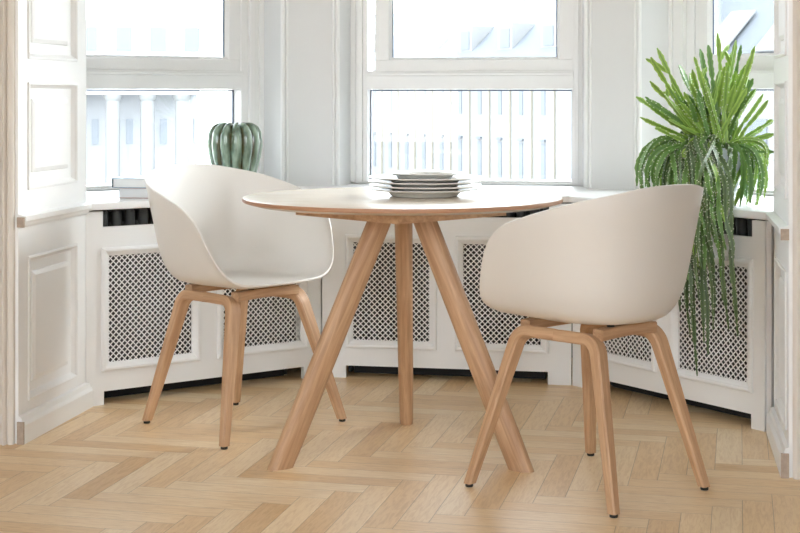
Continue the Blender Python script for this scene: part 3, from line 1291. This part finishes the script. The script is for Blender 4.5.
    # shorter arching stems to the left and right that end near the sill
    def arch(u1, v1, u2, v2, d1, d2, mi, wid=.011):
        st = top + Vector((rnd.uniform(-.04, .04), rnd.uniform(-.04, .04), -.012))
        a = pix(u1, v1, D0 + d1)
        e = pix(u2, v2, D0 + d2)
        k1 = st.lerp(a, .5) + Vector((0, 0, .025))
        k2 = a.lerp(e, .5) + (a - st) * .12
        stem([st, k1, a, k2, e], wid, mi, rnd.random() < .6, seed=rnd.randint(0, 99999))
    for q in [(655, 141, 637, 186, -.02, -.06, 1), (664, 143, 645, 187, .02, -.02, 1), (669, 146, 654, 190, -.05, -.08, 1), (675, 150, 660, 196, .0, -.05, 0),
              (680, 148, 668, 200, -.08, -.12, 1), (684, 152, 675, 205, .03, -.03, 0), (690, 150, 682, 210, -.10, -.14, 2), (694, 155, 690, 215, -.06, -.12, 1),
              (668, 140, 650, 175, .05, .04, 0), (678, 143, 662, 188, .06, .03, 1),
              (748, 143, 766, 185, -.04, -.06, 0), (752, 150, 760, 196, -.08, -.10, 1), (744, 152, 750, 203, -.05, -.09, 1), (740, 150, 740, 207, -.09, -.14, 1),
              (750, 145, 757, 205, .02, -.04, 1), (756, 148, 764, 172, .0, -.02, 0), (736, 155, 728, 208, -.10, -.16, 1), (746, 156, 735, 206, -.02, -.11, 0),
              (757, 141, 766, 162, -.10, -.12, 0), (742, 148, 745, 198, .04, .0, 1), (730, 152, 722, 205, -.12, -.17, 2), (712, 152, 708, 210, -.12, -.17, 2),
              (720, 150, 716, 200, -.12, -.16, 1), (702, 152, 698, 212, -.12, -.16, 1)]: arch(*q)

    for i in range(22):
        u1 = rnd.uniform(691, 727)
        hang(u1, rnd.uniform(225, 268) if i % 3 else rnd.uniform(203, 225), rnd.uniform(.05, .15), rnd.uniform(.01, .06), (u1 - 712) * .003 + rnd.uniform(-.13, .13), rnd.choice((0, 1, 2, 2)), rnd.uniform(.007, .0095))
    for i in range(16):
        u1 = rnd.uniform(656, 692)
        arch(u1, rnd.uniform(140, 152), u1 - rnd.uniform(4, 20), rnd.uniform(184, 205), rnd.uniform(-.10, .06), rnd.uniform(-.12, .0), rnd.choice((0, 1, 2, 2)), .009)
    for i in range(9):
        u1 = rnd.uniform(738, 757)
        arch(u1, rnd.uniform(143, 156), u1 + rnd.uniform(-9, 9), rnd.uniform(180, 207), rnd.uniform(-.08, .04), rnd.uniform(-.10, .0), rnd.choice((0, 0, 1, 2)), .008)
    for i in range(22):
        a = rnd.uniform(-1.15, 1.0)
        r_ = rnd.uniform(40, 78)
        tip = pix(708 + r_ * sin(a), 138 - r_ * cos(a), D0 + rnd.uniform(-.12, .08))
        st = top + Vector((rnd.uniform(-.04, .04), rnd.uniform(-.04, .04), -.015))
        stem([st, st.lerp(tip, .5) + Vector((0, 0, .01)), tip], rnd.uniform(.009, .012), rnd.choice((0, 1, 1)), True, .92, sd + i)
    if extra.v:
        ex = extra.build('small_stem', M_STEMS + [M_AREOLE], root, smooth=60)
        ex['kind'] = 'stuff'


plant()


# ------------------------------------------------------------------ outside: street and buildings across the square
m = MB()
m.box(-70, 70, 6, 110, -9.2, -9)
structure(m.build('ground', M_STREET))


def bldg(name, loc, rz): return empty(name, loc, rz)


def facade_block():
    """cream pilastered block beyond the middle window"""
    Dm = 58
    P0 = pix(380, 95, 92)
    d = Vector((.565, -1, 0)).normalized()
    th = radians(10)
    wd = Vector((d.x * cos(th) - d.y * sin(th), d.x * sin(th) + d.y * cos(th), 0))
    ang = math.atan2(wd.y, wd.x)
    root = empty('apartment_building', (P0.x, P0.y, -9), ang)
    tag(root, 'pale yellow pilastered building with roof dormers seen through the middle window', 'building')
    eave = 9 + CZ + 1.9
    m = MB()
    m.box(-9, 23, 0, 12, 0, eave)
    m.box(-9.2, 23.2, -.5, .0, eave - .35, eave)
    m.build('wall', M_FAC, root)
    m = MB()
    vs = [(-9, -.3, eave), (23, -.3, eave), (23, 3.6, eave + 3.6), (-9, 3.6, eave + 3.6), (-9, 12, eave), (23, 12, eave), (23, 8, eave + 3.6), (-9, 8, eave + 3.6)]
    m.add(vs, [(0, 1, 2, 3), (3, 2, 6, 7), (7, 6, 5, 4), (0, 3, 7, 4), (1, 5, 6, 2)])
    m.build('roof', M_ROOF, root)
    x = -7.9
    i = 0
    while x < 22:
        m = MB()
        m.box(x - .08, x + .08, -.12, 0, 0, eave - .5)
        m.build('pilaster', M_FACY, root)
        for zc, hh in ((eave - 2.2, 1.5), (eave - 5.4, 1.9), (eave - 8.4, 1.7)):
            m = MB()
            m.box(x + .86, x + 1.22, -.04, .05, zc - hh / 2, zc + hh / 2)
            m.box(x + .80, x + 1.28, -.14, .0, zc + hh / 2 + .12, zc + hh / 2 + .24)
            if -6 < x < 18: m.build('window', M_FWIN, root)
        if i % 2 == 0:
            m = MB()
            m.box(x + .3, x + 1.7, .35, 2.6, eave + .45, eave + 2.0)
            dm = m.build('dormer', M_FAC, root)
            m = MB()
            m.box(x + .55, x + 1.45, .31, .36, eave + .7, eave + 1.75)
            m.build('window', M_FWIN, dm)
        x += 2.05
        i += 1


def temple_block():
    """columned public building beyond the left window"""
    P0 = pix(60, 95, 85)
    root = empty('columned_building', (P0.x, P0.y, -9), radians(22))
    tag(root, 'pale classical building with tall columns seen through the left window', 'building')
    H0 = 9 + CZ
    m = MB()
    m.box(-12, 8, 1.6, 12, 0, H0 + 1.2)
    m.box(-12, 8, -.4, 12, H0 + .05, H0 + 1.0)
    m.box(-12.3, 8.3, -.8, 12, H0 + 1.0, H0 + 1.25)
    m.box(-12, 8, .6, 12, H0 + 1.25, H0 + 4.5)
    m.build('wall', M_STONE, root)
    for i in range(10):
        x = -11 + i * 2.0
        m = MB()
        m.lathe([(.42, 0), (.42, H0 - .3), (.5, H0 - .25), (.58, H0 + .05)], 18, (x, .1))
        m.build('column', M_FAC, root, smooth=50)
        m = MB()
        m.box(x + .8, x + 1.2, 1.5, 1.6, H0 - 2.9, H0 - 1.4)
        m.build('window', M_FWIN_LIFT, root)
        m = MB()
        m.box(x + .2, x + 1.1, .5, .62, H0 + 2.6, H0 + 4.0)
        m.build('window', M_FWIN, root)


def roof_block():
    """gabled roofs beyond the right window"""
    P0 = pix(815, 95, 42)
    root = empty('townhouse', (P0.x, P0.y, -9), radians(-38))
    tag(root, 'pale townhouse with a sloping glazed roof seen through the right window', 'building')
    H0 = 9 + CZ
    m = MB()
    m.box(-9, 9, 0, 9, 0, H0 + .6)
    m.build('wall', M_FAC, root)
    m = MB()
    m.add([(-9, -.2, H0 + .6), (9, -.2, H0 + .6), (9, 9.2, H0 + .6), (-9, 9.2, H0 + .6), (-9, 4.5, H0 + 4.2), (9, 4.5, H0 + 4.2)],
          [(0, 1, 5, 4), (2, 3, 4, 5), (0, 4, 3), (1, 2, 5)])
    m.build('roof', M_ROOF, root)
    for x in range(-8, 9, 2):
        m = MB()
        T = Matrix.Translation((x, 1.5, H0 + 2.05)) @ Matrix.Rotation(math.atan2(3.6, 4.7), 4, 'X')
        m.T = T
        m.box(-.45, .45, -1.2, 1.0, -.02, .03)
        m.build('skylight', M_FAC, root)
        m = MB()
        m.box(x - .4, x + .4, -.05, .02, H0 - 2.2, H0 - .7)
        m.build('window', M_FWIN, root)


facade_block()
temple_block()
roof_block()
